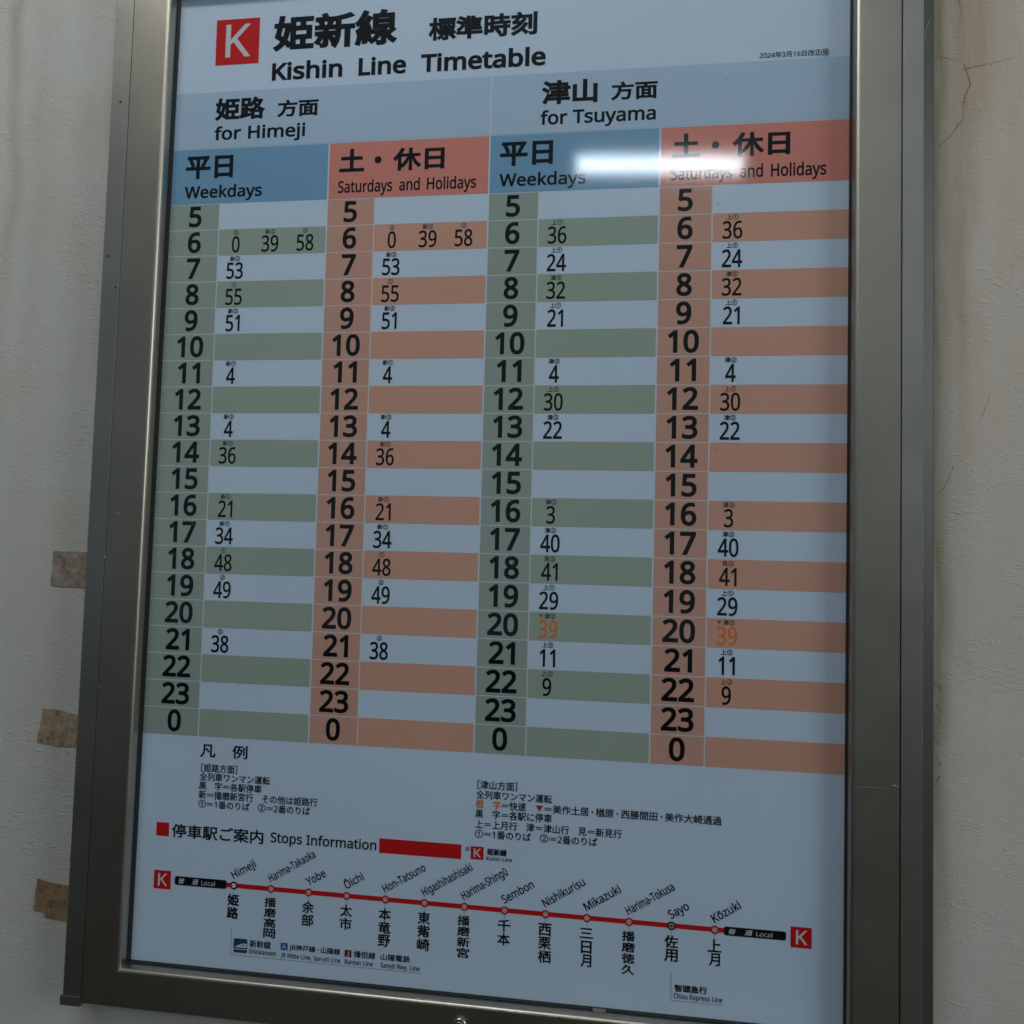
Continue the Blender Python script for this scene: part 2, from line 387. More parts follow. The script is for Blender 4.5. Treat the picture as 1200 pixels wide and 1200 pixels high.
    'j': (181, '15,-168 -15,-166 -39,-160 -39,-110 -17,-115 8,-117 28,-114 45,-105 56,-87 60,-58 60,375 121,375 121,-56 118,-89 110,-116 96,-138 76,-155 49,-165;55,477 57,494 65,507 77,514 91,516 116,507 124,494 127,477 124,460 116,447 91,438 77,440 65,447 57,460'),
    'k': (374, '120,254 119,225 118,193 120,193 133,209 150,231 165,249 285,375 357,375 205,215 368,0 293,0 163,175 120,138 120,0 60,0 60,532 120,532'),
    'l': (181, '121,0 60,0 60,532 121,532'),
    'm': (655, '471,382 527,374 567,350 590,307 598,244 598,0 537,0 537,242 532,280 519,308 495,325 461,331 414,323 383,299 365,260 359,207 359,0 298,0 298,242 296,269 290,291 279,308 265,321 245,328 221,331 187,327 162,315 143,295 131,269 124,235 121,195 121,0 60,0 60,375 109,375 118,324 122,324 151,357 189,376 232,382 272,379 305,367 330,347 347,319 351,319 373,347 402,367 436,379'),
    'n': (433, '240,382 299,374 342,350 367,307 376,244 376,0 315,0 315,240 310,280 295,308 269,325 231,331 178,322 145,296 127,253 121,195 121,0 60,0 60,375 109,375 118,324 122,324 153,357 194,376'),
    'o': (424, '386,188 383,144 374,105 359,72 339,44 313,22 283,6 249,-4 211,-7 175,-4 142,6 113,22 88,44 67,72 51,105 42,144 39,188 44,246 60,294 85,332 120,360 163,377 213,382 261,377 303,360 338,332 364,294 380,246;102,188 105,147 114,112 129,83 150,62 178,48 212,44 247,48 275,62 296,83 311,112 319,147 322,188 319,230 310,265 295,293 274,313 246,326 211,331 162,321 128,293 109,248'),
    'p': (431, '238,382 301,370 350,334 382,273 392,188 387,130 373,81 350,43 319,15 281,-1 237,-7 186,1 148,21 121,48 117,48 120,18 121,-14 121,-168 60,-168 60,375 110,375 118,324 121,324 148,354 186,375 210,380;227,331 193,327 166,316 146,298 132,273 124,241 121,200 121,188 124,146 131,110 144,82 164,61 192,48 228,44 260,49 285,63 304,85 318,114 326,149 328,189 322,247 304,292 272,321'),
    'r': (289, '235,382 257,381 279,378 271,321 251,325 230,326 189,317 154,292 130,252 121,200 121,0 60,0 60,375 110,375 117,307 120,307 148,345 187,372 210,380'),
    's': (335, '304,104 299,70 286,43 264,21 234,6 197,-4 154,-7 118,-5 86,-1 36,17 36,73 91,52 155,43 196,46 223,58 239,75 244,98 237,123 226,134 209,146 185,158 152,171 118,185 90,199 67,214 50,232 39,255 36,283 45,325 75,356 119,376 176,382 241,376 296,357 275,308 225,325 172,332 139,329 114,320 100,305 95,286 104,260 116,249 134,239 159,228 191,215 224,202 252,188 274,172 291,154 301,131'),
    't': (253, '185,43 214,46 237,51 237,4 209,-4 174,-7 146,-4 120,3 98,17 80,39 68,69 64,109 64,328 11,328 11,357 65,382 90,461 126,461 126,375 235,375 235,328 126,328 126,111 130,81 143,60 161,48'),
    'u': (433, '373,375 373,0 323,0 314,50 311,50 280,18 239,-1 192,-7 151,-3 117,7 90,26 71,52 59,86 55,130 55,375 118,375 118,134 123,95 138,67 164,50 201,44 239,48 267,60 288,79 301,106 309,140 312,180 312,375'),
    'w': (550, '302,212 293,241 286,269 280,293 276,312 273,312 269,293 264,268 257,241 248,211 181,1 111,1 8,376 71,376 123,176 134,135 143,96 148,64 151,64 155,85 161,111 168,139 176,165 242,376 310,376 374,165 384,130 394,95 399,64 402,64 407,94 416,133 427,176 480,376 543,376 438,1 366,1'),
    'x': (370, '148,192 19,375 89,375 186,234 282,375 351,375 221,192 358,0 288,0 186,150 82,0 13,0'),
    'y': (357, '1,375 67,375 148,162 161,125 172,91 179,60 182,60 188,80 195,105 214,162 291,375 357,375 195,-52 164,-113 144,-136 121,-154 93,-164 59,-168 29,-166 8,-162 8,-113 26,-116 49,-118 86,-110 113,-86 132,-51 152,-1'),
    'z': (329, '302,0 27,0 27,41 229,328 39,328 39,375 297,375 297,329 98,48 302,48'),
    'Ō': (547, '504,251 501,195 489,145 471,101 446,64 413,33 374,11 327,-2 274,-7 219,-2 172,12 132,34 99,64 74,101 57,146 46,196 43,251 49,324 68,386 100,437 145,475 203,500 275,508 343,500 401,476 445,438 478,386 498,323;109,251 114,192 127,142 149,102 181,72 223,54 274,48 325,54 367,72 398,102 420,142 433,192 438,251 428,335 398,399 348,439 275,452 223,446 181,428 149,399 127,359 114,309;377,599 377,549 169,549 169,599'),
    'ō': (424, '386,188 383,144 374,105 359,72 339,44 313,22 283,6 249,-4 211,-7 175,-4 142,6 113,22 88,44 67,72 51,105 42,144 39,188 44,246 60,294 85,332 120,360 163,377 213,382 261,377 303,360 338,332 364,294 380,246;102,188 105,147 114,112 129,83 150,62 178,48 212,44 247,48 275,62 296,83 311,112 319,147 322,188 319,230 310,265 295,293 274,313 246,326 211,331 162,321 128,293 109,248;316,474 316,424 108,424 108,474'),
    'ū': (433, '373,375 373,0 323,0 314,50 311,50 280,18 239,-1 192,-7 151,-3 117,7 90,26 71,52 59,86 55,130 55,375 118,375 118,134 123,95 138,67 164,50 201,44 239,48 267,60 288,79 301,106 309,140 312,180 312,375;320,474 320,424 112,424 112,474'),
}

_glyphs = {}

def _cjk_contours(ch):
    c = bpy.data.curves.new('glyph', 'FONT')
    c.body = ch
    c.size = 1
    o = bpy.data.objects.new('glyph', c)
    COL.objects.link(o)
    dg = bpy.context.evaluated_depsgraph_get(); dg.update()
    e = o.evaluated_get(dg)
    cu = e.to_curve(dg)
    out = []
    for sp in cu.splines:
        P = sp.bezier_points
        n = len(P)
        pts = []
        for i in range(n):
            a, b = P[i], P[(i + 1) % n]
            p0, h0, h1, p1 = a.co.copy(), a.handle_right.copy(), b.handle_left.copy(), b.co.copy()
            dv = max(((p0 * 2 + p1) / 3 - h0).length, ((p0 + p1 * 2) / 3 - h1).length)
            k = 1 if dv < .006 else 3
            for j in range(k):
                t = j / k; s = 1 - t
                q = p0 * s ** 3 + h0 * (3 * s * s * t) + h1 * (3 * s * t * t) + p1 * t ** 3
                pts.append((q.x, q.y))
        if len(pts) > 2:
            out.append(pts)
    e.to_curve_clear()
    bpy.data.objects.remove(o)
    bpy.data.curves.remove(c)
    return out

def _area(q):
    return 0.5 * sum(q[i][0] * q[(i + 1) % len(q)][1] - q[(i + 1) % len(q)][0] * q[i][1] for i in range(len(q)))

def _fill(contours):
    cu = bpy.data.curves.new('fill', 'CURVE')
    cu.dimensions = '2D'; cu.fill_mode = 'BOTH'
    for q in contours:
        sp = cu.splines.new('POLY')
        sp.points.add(len(q) - 1)
        for i, (x, y) in enumerate(q):
            sp.points[i].co = (x, y, 0, 1)
        sp.use_cyclic_u = True
    o = bpy.data.objects.new('fill', cu)
    COL.objects.link(o)
    me = o.to_mesh()
    vs = [(v.co.x, v.co.y) for v in me.vertices]
    fs = [tuple(p.vertices) for p in me.polygons]
    o.to_mesh_clear()
    bpy.data.objects.remove(o)
    bpy.data.curves.remove(cu)
    return vs, fs

def glyph(ch):
    """(advance, contours, fill verts, fill faces) in em units."""
    if ch in _glyphs:
        return _glyphs[ch]
    if ch in LATIN:
        adv, s = LATIN[ch]
        k = 0.714 / 500
        cs = [[(float(a) * k, float(b) * k) for a, b in (p.split(',') for p in q.split())] for q in s.split(';')]
        g = (adv * k, cs)
    elif ch == ' ':
        g = (0.30, [])
    elif ch == '\u3000':
        g = (1.0, [])
    elif ch == '＝':
        g = (1.0, [rect(0.12, 0.25, 0.88, 0.31), rect(0.12, 0.44, 0.88, 0.50)])
    elif ch == '・':
        g = (0.7, [disc_poly(0.35, 0.38, 0.085, 14)])
    else:
        g = (1.0, _cjk_contours(ch))
    cs = []
    for q in g[1]:
        r = [q[0]]
        for a in q[1:]:
            if (a[0] - r[-1][0]) ** 2 + (a[1] - r[-1][1]) ** 2 > 1e-7:
                r.append(a)
        if len(r) > 1 and (r[0][0] - r[-1][0]) ** 2 + (r[0][1] - r[-1][1]) ** 2 < 1e-7:
            r.pop()
        if len(r) > 2:
            cs.append(r)
    vs, fs = _fill(cs) if cs else ([], [])
    if ch in '①②' and vs:                      # bring the circled figures onto the em square
        x0 = min(v[0] for v in vs); x1 = max(v[0] for v in vs); y0 = min(v[1] for v in vs); y1 = max(v[1] for v in vs)
        k = 0.92 / (x1 - x0)
        f = lambda p: (0.04 + (p[0] - x0) * k, -0.08 + (p[1] - y0) * k)
        vs = [f(v) for v in vs]; cs = [[f(v) for v in q] for q in cs]
        g = (1.0, cs)
    _glyphs[ch] = (g[0], cs, vs, fs)
    return _glyphs[ch]

def _ring(q, sgn, w):
    """Strip of quads between a contour and the contour pushed outwards by w (heavier weight)."""
    n = len(q)
    out = []
    for i in range(n):
        x0, y0 = q[i - 1]; x1, y1 = q[i]; x2, y2 = q[(i + 1) % n]
        ax, ay = x1 - x0, y1 - y0; bx, by = x2 - x1, y2 - y1
        la = math.hypot(ax, ay) or 1; lb = math.hypot(bx, by) or 1
        nx1, ny1 = ay / la * sgn, -ax / la * sgn
        nx2, ny2 = by / lb * sgn, -bx / lb * sgn
        mx, my = nx1 + nx2, ny1 + ny2
        l2 = mx * mx + my * my
        k = 2 / l2 if l2 > 0.25 else 4.0
        k = min(k, 1.9 / math.sqrt(max(l2, .01)) * 1.0) if l2 < 1.2 else k
        out.append((x1 + mx * k * w, y1 + my * k * w))
    return out

def compose(s, w, sx=1.0, track=0.0):
    """Verts and faces of a line of text in em units with weight w."""
    V, F = [], []
    x = 0.0
    for ch in s:
        adv, cs, vs, fs = glyph(ch)
        b = len(V)
        V += [(x + a * sx, y) for a, y in vs]
        F += [tuple(b + i for i in f) for f in fs]
        if w > 0 and cs:
            big = max(cs, key=lambda q: abs(_area(q)))
            sgn = 1 if _area(big) > 0 else -1
            for q in cs:
                qq = [(a * sx, y) for a, y in q]
                o = _ring(qq, sgn, w)
                b = len(V); n = len(q)
                V += [(x + a, y) for a, y in qq] + [(x + a, y) for a, y in o]
                F += [(b + i, b + (i + 1) % n, b + n + (i + 1) % n, b + n + i) for i in range(n)]
        x += adv * sx + track
    return V, F

COLS = {'ink': INK, 'orange': ORANGE, 'white': WHITEP, 'red': RED, 'dkred': DKRED, 'grey': GREYL}

def emit(name, V, F, level, material, parent):
    d = -0.15 * level
    return link(name, [W(u, v, d) for u, v in V], F, material, parent)

def text_box(s, u0, u1, vb, h, w=0.0, col='ink', mode='L', parent=None, level=2, name='lettering', shear=0.0):
    """Fit a line of text between u0 and u1; L: vb/h are baseline and cap height, C: ink box, E: character square."""
    V, F = compose(s, w)
    xs = [v[0] for v in V]; ys = [v[1] for v in V]
    kx = (u1 - u0) / (max(xs) - min(xs))
    if mode == 'L':
        ky = h / (0.714 + 2 * w); y0 = -w
    elif mode == 'C':
        ky = h / (max(ys) - min(ys)); y0 = min(ys)
    else:
        ky = h / 0.90; y0 = -0.08
    P = [(u0 + (a - min(xs)) * kx + shear * (b - y0) * ky, vb + (b - y0) * ky) for a, b in V]
    return emit(name, P, F, level, COLS[col], parent)

def text_mid(s, uc, vb, cap, w, sx, col='ink', parent=None, level=2, name='numeral', track=0.0):
    V, F = compose(s, w, sx, track)
    xs = [v[0] for v in V]
    k = cap / (0.714 + 2 * w)
    m = (min(xs) + max(xs)) / 2
    return emit(name, [(uc + (a - m) * k, vb + (b + w) * k) for a, b in V], F, level, COLS[col], parent)

# ------------------------------------------------------------------ wall
DW = 30.0                                            # wall plane, mm behind the poster
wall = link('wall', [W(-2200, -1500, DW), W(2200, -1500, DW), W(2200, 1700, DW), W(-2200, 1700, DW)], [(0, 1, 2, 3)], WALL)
tag(wall, kind='structure')

def crack(pts, widths, name='crack'):
    """A jagged dark groove drawn as a narrow raised-edge ribbon on the wall."""
    fine, wd = [], []
    for i in range(len(pts) - 1):
        (a, b), (c, d) = pts[i], pts[i + 1]
        n = 4
        for j in range(n):
            t = j / n
            fine.append((a + (c - a) * t + random.uniform(-.9, .9), b + (d - b) * t + random.uniform(-.9, .9)))
            wd.append(1.25 * (widths[i] * (1 - t) + widths[i + 1] * t) * random.uniform(.6, 1.35))
    fine.append(pts[-1]); wd.append(widths[-1])
    V, F = [], []
    for i, (a, b) in enumerate(fine):
        p = fine[max(0, i - 1)]; q = fine[min(len(fine) - 1, i + 1)]
        dx, dy = q[0] - p[0], q[1] - p[1]
        l = math.hypot(dx, dy) or 1
        nx, ny = -dy / l * wd[i] / 2, dx / l * wd[i] / 2
        V += [W(a + nx, b + ny, DW - 0.05), W(a - nx, b - ny, DW - 0.05)]
    for i in range(len(fine) - 1):
        F.append((2 * i, 2 * i + 1, 2 * i + 3, 2 * i + 2))
    return link(name, V, F, CRACK, wall)
crack([(462, 442), (469.6, 441), (482.3, 438.4), (493.1, 434.1)], [.5, .7, .5, .4])
crack([(493.1, 434.1), (496, 426.6), (509.8, 429.4), (523.9, 431.3), (545, 437)], [.6, 1.0, .8, .5, .3])
crack([(496, 426.6), (500.7, 409), (495.7, 398.4), (493.2, 386.7), (494.9, 374.8), (487.4, 364.3), (480.7, 355.6), (470, 345)], [.9, 1.0, .9, .9, .8, 1.0, .8, .5])
crack([(488, 520), (487, 505), (492, 492), (490, 478)], [.5, .6, .5, .3])
crack([(519, 85), (515, 70), (508, 55)], [.3, .5, .3])
crack([(484, 12), (481, 0), (475, -12), (466, -20)], [.4, .6, .6, .3])
crack([(466, -211), (473, -214), (471, -220)], [.6, .9, .4])
crack([(470, -231), (474, -240)], [.7, .4])
crack([(467, -264), (471, -272)], [.7, .5])
crack([(469, -284), (473, -289), (470, -296)], [.5, .9, .4])
crack([(472, -303), (467, -314)], [.9, .4])

GROUND = mat('ground_concrete', (0.13, 0.115, 0.095), 0.8)
_p = world_pos(GROUND)
lk(GROUND, ramp(GROUND, noise(GROUND, _p, 3.0, 6, 0.6), [(0.3, (0.05, 0.045, 0.036)), (0.7, (0.08, 0.072, 0.058))]), GROUND.node_tree.nodes['Principled BSDF'].inputs['Base Color'])
ground = link('ground', [(-9, -12, 0), (9, -12, 0), (9, 0.03, 0), (-9, 0.03, 0)], [(0, 1, 2, 3)], GROUND)
tag(ground, kind='structure')

# ------------------------------------------------------------------ notice case
def empty(name, loc):
    o = bpy.data.objects.new(name, None)
    COL.objects.link(o)
    o.location = loc
    o.empty_display_size = 0.05
    return o

case = empty('notice_case', (0, 0, 0))
tag(case, 'bronze grey metal notice case with glazed door fixed to the painted wall', 'notice case')

# inner opening and outer edge of the door, corner by corner (bottom left, bottom right, top right, top left)
IN = [(-380.2, -549.2), (374.8, -549.2), (374.8, 548.0), (-369.3, 548.0)]
OUT = [(-423.6, -590.0), (420.0, -590.0), (418.2, 591.0), (-413.8, 591.0)]
PROF = [(0, 2.0), (0, -15.8)] + [(4.2 - 4.2 * math.cos(a), -15.8 - 4.2 * math.sin(a)) for a in (math.radians(18 * i) for i in range(1, 6))] \
     + [(42.45, -20.0), (42.7, -19.7), (42.7, 8.0)]
def door_member(name, k):
    a, b = k, (k + 1) % 4
    V, F = [], []
    for c in (a, b):
        for w_, d in PROF:
            t = w_ / 42.7
            V.append(W(IN[c][0] + (OUT[c][0] - IN[c][0]) * t, IN[c][1] + (OUT[c][1] - IN[c][1]) * t, d))
    n = len(PROF)
    for i in range(n - 1):
        F.append((i, i + 1, n + i + 1, n + i))
    o = link(name, V, F, METAL, case)
    for i, p in enumerate(o.data.polygons):
        p.use_smooth = False
    bm = bmesh.new(); bm.from_mesh(o.data)
    bmesh.ops.recalc_face_normals(bm, faces=bm.faces)
    if bm.faces and sum(f.normal.y * f.calc_area() for f in bm.faces) > 0:
        bmesh.ops.reverse_faces(bm, faces=bm.faces)
    bm.to_mesh(o.data); bm.free()
    for e in o.data.edges:
        pass
    return o
for k, nm in ((0, 'door_rail'), (1, 'door_stile'), (2, 'door_rail'), (3, 'door_stile')):
    door_member(nm, k)

def side_member(name, top, bot, prof, material=METAL2, z0=0, z1=0):
    """Vertical member: prof = list of (du, d) measured from a line going from bot to top."""
    V, F = [], []
    for (u, v) in (bot, top):
        for du, d in prof:
            V.append(W(u + du, v, d))
    n = len(prof)
    for i in range(n - 1):
        F.append((i, i + 1, n + i + 1, n + i))
    F.append(tuple(range(n))); F.append(tuple(range(2 * n - 1, n - 1, -1)))
    o = link(name, V, F, material, case)
    bm = bmesh.new(); bm.from_mesh(o.data)
    bmesh.ops.recalc_face_normals(bm, faces=bm.faces)
    bm.to_mesh(o.data); bm.free()
    return o
# left case side: front strip between the door seam and the outer edge
side_member('case_side', (-414.9, 606), (-424.9, -592.0), [(0, DW), (0, -18.8), (-.2, -19), (-21.2, -19), (-22.4, -17.8), (-22.4, DW)])
side_member('case_side', (419.8, 606), (421.6, -592.0), [(0, DW), (0, -18.8), (.2, -19), (19.3, -19), (19.6, -18.7), (19.6, DW)])
side_member('edge_flange', (439.5, 606), (441.3, -592.0), [(0, DW), (0, -17.6), (11.2, -12.4), (12.6, -10), (12.6, DW)], DARKM)
prism('end_cap', rect(-449.0, -594.2, -424.4, -584.5), -19.8, -12.0, METAL2, case)
prism('case_side_end', rect(-447.4, -592.4, -424.6, -584.5), -12.0, DW - .5, METAL2, case).name = 'end_block'
prism('case_top', rect(-413.5, 592.2, 417.8, 606), -19, DW, METAL2, case)
prism('back_panel', rect(-413, -586, 418, 584.5), 9.0, DW - 1, DARKM, case)
# rubber gasket in the seam each side and under the pane
prism('gasket', [(-424.9, -588), (-423.0, -588), (-413.3, 584), (-415.0, 584)], -15.0, 5.0, RUBBER, case)
prism('gasket', [(419.2, -588), (421.6, -588), (419.8, 584), (417.4, 584)], -15.0, 5.0, RUBBER, case)
def bead(name, k, w_, d0, d1):
    a, b = IN[k], IN[(k + 1) % 4]
    mx, my = -2.0, -4.0
    def inn(c):
        return (c[0] + (w_ if c[0] < 0 else -w_), c[1] + (w_ if c[1] < 0 else -w_))
    return prism(name, [a, b, inn(b), inn(a)], d0, d1, RUBBER, case)
for k in range(4):
    bead('glazing_bead', k, 1.3, -6.6, -0.9)
pane = prism('glass_pane', [(IN[0][0] + .2, IN[0][1] + .2), (IN[1][0] - .2, IN[1][1] + .2), (IN[2][0] - .2, IN[2][1] - .2), (IN[3][0] + .2, IN[3][1] - .2)], -6.2, -3.4, GLASS, case)
def pane_mark(pts, w_, material):
    V, F = [], []
    for i, (a, b) in enumerate(pts):
        p = pts[max(0, i - 1)]; q = pts[min(len(pts) - 1, i + 1)]
        dx, dy = q[0] - p[0], q[1] - p[1]; l = math.hypot(dx, dy) or 1
        k = w_ * (.35 if i in (0, len(pts) - 1) else 1) / 2
        V += [W(a - dy / l * k, b + dx / l * k, -6.28), W(a + dy / l * k, b - dx / l * k, -6.28)]
    F = [(2 * i, 2 * i + 1, 2 * i + 3, 2 * i + 2) for i in range(len(pts) - 1)]
    return link('scratch_or_glint', V, F, material, case)
HAZE = mat('scratch_glint_pale', (0.62, 0.64, 0.66), 0.5)
pane_mark([(141, 303), (146, 305), (153, 305.6), (160, 304.8)], .5, HAZE)  # first arcs and ticks: reflections in the glass painted on as pale strips
pane_mark([(176, 306.5), (184, 307.2), (191, 306.0), (194, 302.5)], .55, HAZE)
pane_mark([(131.5, 300), (132.2, 295.5)], .7, HAZE)
pane_mark([(131.6, 369), (132.3, 364.5)], .9, HAZE)
pane_mark([(147, 320.8), (149, 320.2), (151, 320.9)], 1.1, RUBBER)
pane_mark([(-330, -60), (-322, -68)], .25, HAZE)
pane_mark([(60, -210), (74, -206), (90, -207)], .22, HAZE)
pane_mark([(300, -330), (296, -352)], .22, HAZE)
# small keeper tab at the foot of the pane
prism('keeper_tab', rect(130.5, -548.9, 143.5, -546.4), -10.0, -6.4, METAL2, case)
# lock in the bottom rail
def cyl(name, u, v, r, d0, d1, material, parent, n=32, bevel=0.6):
    rings = [(r, d1), (r, d0 + bevel), (r - bevel, d0)]
    V, F = [], []
    for rr, d in rings:
        V += [W(u + rr * math.cos(2 * math.pi * i / n), v + rr * math.sin(2 * math.pi * i / n), d) for i in range(n)]
    for k in range(2):
        for i in range(n):
            j = (i + 1) % n
            F.append((k * n + i, k * n + j, (k + 1) * n + j, (k + 1) * n + i))
    F.append(tuple(range(2 * n, 3 * n)))
    return link(name, V, F, material, parent)
lock = cyl('lock', -3.6, -569.5, 7.6, -23.4, -19.0, CHROME, case)
cyl('lock_core', -3.6, -569.5, 4.6, -24.2, -23.3, METAL, lock, bevel=.3)
prism('keyhole', rect(-4.2, -572.4, -3.0, -566.6), -24.6, -24.25, RUBBER, lock)
for (u, v, r) in ((-88.5, -553.4, .9), (-422.5, 200.0, .8), (-427.0, 415, .9), (-433, 236, 1.0), (98, -552.5, .8)):
    cyl('dent_mark', u, v, r, -20.25, -19.0, RUBBER, case, n=10, bevel=.1)
SCUFF = mat('scuff', (0.5, 0.5, 0.47), 0.7)
def scuff(u0, v0, u1, v1, w_, d=-20.05):
    dx, dy = u1 - u0, v1 - v0; l = math.hypot(dx, dy); nx, ny = -dy / l * w_ / 2, dx / l * w_ / 2
    mu, mv = (u0 + u1) / 2 + nx * 2, (v0 + v1) / 2 + ny * 2
    V = [W(u0, v0, d), W(mu - nx, mv - ny, d), W(u1, v1, d), W(mu + nx, mv + ny, d)]
    return link('scratch_or_glint', V, [(0, 1, 2, 3)], SCUFF, case)
scuff(412, -302, 418.5, -304.5, .9); scuff(378, -306, 409, -305.5, .25)
scuff(413, 441, 418.0, 443, .7); scuff(417.2, 452, 418.0, 448, .6)
scuff(-421.0, -102, -420.4, -107, 1.1); scuff(-410, -54, -405, -57, .7); scuff(-403, -62, -398, -64, .5)
scuff(-424, -247, -416, -249, .5)
scuff(441.6, 440, 447.5, 458, .35, -16.6); scuff(440.5, 425, 443, 445, .3, -17.8)

# ------------------------------------------------------------------ poster
poster = prism('timetable_poster', [(-384, -552), (379, -552), (379, 552), (-374, 552)], 0.0, 0.8, PAPER)
tag(poster, 'pale blue railway timetable poster with green and salmon columns behind the glass', 'poster')
UL, UR = -383.0, 378.5
WD, HR = 182.8, 54.9
HT = 364.0

for u0, u1 in ((UL, -0.9), (0.9, UR)):
    lay('direction_band', u0, HT + .9, u1, 430.5, 1, BAND, poster)
emblem = lay('line_emblem', -323.2, 462.0, -270.8, 515.3, 2, RED, poster)
text_box('K', -311.4, -281.0, 470.4, 38.6, .008, 'white', 'L', emblem, 3, 'emblem_letter')
TITLE = [
    ('姫新線', -254.3, -107.9, 473.4, 42.1, 0.036, 'C'), ('標準時刻', -72.4, 48.9, 474.5, 26.7, 0.036, 'C'),
    ('Kishin', -254.0, -170.6, 440.2, 20.2, 0.034, 'L'), ('Line', -151.7, -96.9, 440.0, 20.2, 0.034, 'L'),
    ('Timetable', -80.1, 58.9, 439.8, 20.2, 0.034, 'L'),
    ('姫路', -321.2, -260.2, 396.4, 26.6, 0.038, 'C'), ('方面', -246.2, -197.1, 396.9, 20.3, 0.034, 'C'),
    ('for Himeji', -321.0, -211.8, 374.0, 15.2, 0.028, 'L'),
    ('津山', 55.0, 115.7, 395.6, 26.6, 0.038, 'C'), ('方面', 129.9, 179.2, 396.2, 20.6, 0.034, 'C'),
    ('for Tsuyama', 54.6, 177.8, 373.4, 15.2, 0.028, 'L'),
    ('2024年3月16日改正', 283.6, 345.6, 432.9, 6.6, 0.010, 'C')]
for s, a, b, v, h, w_, md in TITLE:
    text_box(s, a, b, v, h, w_, 'ink', md, poster)
stamp = ring('revision_stamp', 349.6, 435.6, 3.6, 4.1, 2, INK, poster)
text_box('展', 346.8, 352.4, 433.0, 5.2, .0, 'ink', 'C', stamp)

# four day headers
HX = [UL, -WD, 0.0, WD, UR]
for i in range(4):
    u0 = HX[i] + (0.9 if i else 0)
    u1 = HX[i + 1] - (0.9 if i < 3 else 0)
    hd = lay('day_header', u0, 300.5, u1, HT, 1, BLUE if i % 2 == 0 else REDH, poster)
    base = (i - 2) * WD
    if i % 2 == 0:
        hd['label'] = 'steel blue weekday header'
        text_box('平日', base + 11.6, base + 69.2, 329.6, 26.6, 0.034, 'ink', 'C', hd)
        text_box('Weekdays', base + 11.2, base + 105.2, 307.2, 14.0, 0.026, 'ink', 'L', hd)
    else:
        hd['label'] = 'coral red weekend and holiday header'
        b2 = base + WD
        text_box('土', b2 - 170.2, b2 - 141.5, 330.6, 26.2, 0.036, 'ink', 'C', hd)
        prism('lettering', disc_poly(b2 - 125.6, 343.0, 4.0), -.36, -.3, INK, hd)
        text_box('休日', b2 - 108.5, b2 - 50.1, 329.6, 25.9, 0.034, 'ink', 'C', hd)
        for s, a, b in (('Saturdays', -171.0, -108.3), ('and', -100.5, -77.1), ('Holidays', -69.1, -14.1)):
            text_box(s, b2 + a, b2 + b, 307.0, 13.6, 0.022, 'ink', 'L', hd)

HOURS = ['5', '6', '7', '8', '9', '10', '11', '12', '13', '14', '15', '16', '17', '18', '19', '20', '21', '22', '23', '0']
HIM = {1: [('0', '②'), ('39', '新②'), ('58', '②')], 2: [('53', '新②')], 3: [('55', '①')], 4: [('51', '新②')], 6: [('4', '新①')],
       8: [('4', '新②')], 9: [('36', '新①')], 11: [('21', '新①')], 12: [('34', '新①')], 13: [('48', '①')], 14: [('49', '②')], 16: [('38', '②')]}
TSU = {1: [('36', '上①')], 2: [('24', '上①')], 3: [('32', '津②')], 4: [('21', '上①')], 6: [('4', '津②')], 7: [('30', '上①')],
       8: [('22', '津②')], 11: [('3', '津②')], 12: [('40', '津②')], 13: [('41', '見②')], 14: [('29', '上①')], 15: [('39', '▼津②')],
       16: [('11', '上②')], 17: [('9', '上②')]}
SLOT = [[21.2, 62.0, 103.5], [20.9, 61.4, 101.5], [20.7], [20.7]]
for bidx in range(4):
    c0 = (bidx - 2) * WD
    hu0 = UL if bidx == 0 else c0 + 0.9
    hu1 = c0 + HR - 0.7
    mu0 = c0 + HR + 0.7
    mu1 = UR if bidx == 3 else c0 + WD - 0.9
    green = bidx % 2 == 0
    data = HIM if bidx < 2 else TSU
    lay('column_rule', hu0, -300, mu0, 300, .5, RULE, poster, th=.03)
    for r in range(20):
        top = 300 - 30.0 * r
        bot = top - 30.0
        cell = lay('hour_cell', hu0, bot + (0.5 if r < 19 else 0), hu1, top - 0.5, 1, GREENH if green else SALMH, poster)
        text_mid(HOURS[r], c0 + (27.2 if bidx else 25.8), bot + 3.7, 23.8, 0.032, 0.97, 'ink', cell)
        host = poster
        if r % 2 == 1:
            host = lay('minute_cell', mu0, bot, mu1, top, 1, GREEN if green else SALM, poster)
        for k, (mn, note) in enumerate(data.get(r, [])):
            uc = c0 + HR + SLOT[bidx][k]
            special = note.startswith('▼')
            t = text_mid(mn, uc, bot + 2.9, 18.6, 0.014, 0.74, 'orange' if special else 'ink', host, 2, 'departure_time')
            if host is poster:
                par = t
            else:
                par = host
            n_ = note.replace('▼', '')
            wd_ = 6.0 * len(n_)
            off = 1.6 if special else 0
            text_box(n_, uc - wd_ / 2 + off, uc + wd_ / 2 + off, bot + 22.9, 5.8, 0.018, 'ink', 'C', par, 2, 'train_note')
            if special:
                a = uc - wd_ / 2 + off - 5.8
                prism('train_note', [(a, bot + 27.6), (a + 2.4, bot + 24.2), (a + 4.8, bot + 27.6)], -.36, -.30, DKRED, par)

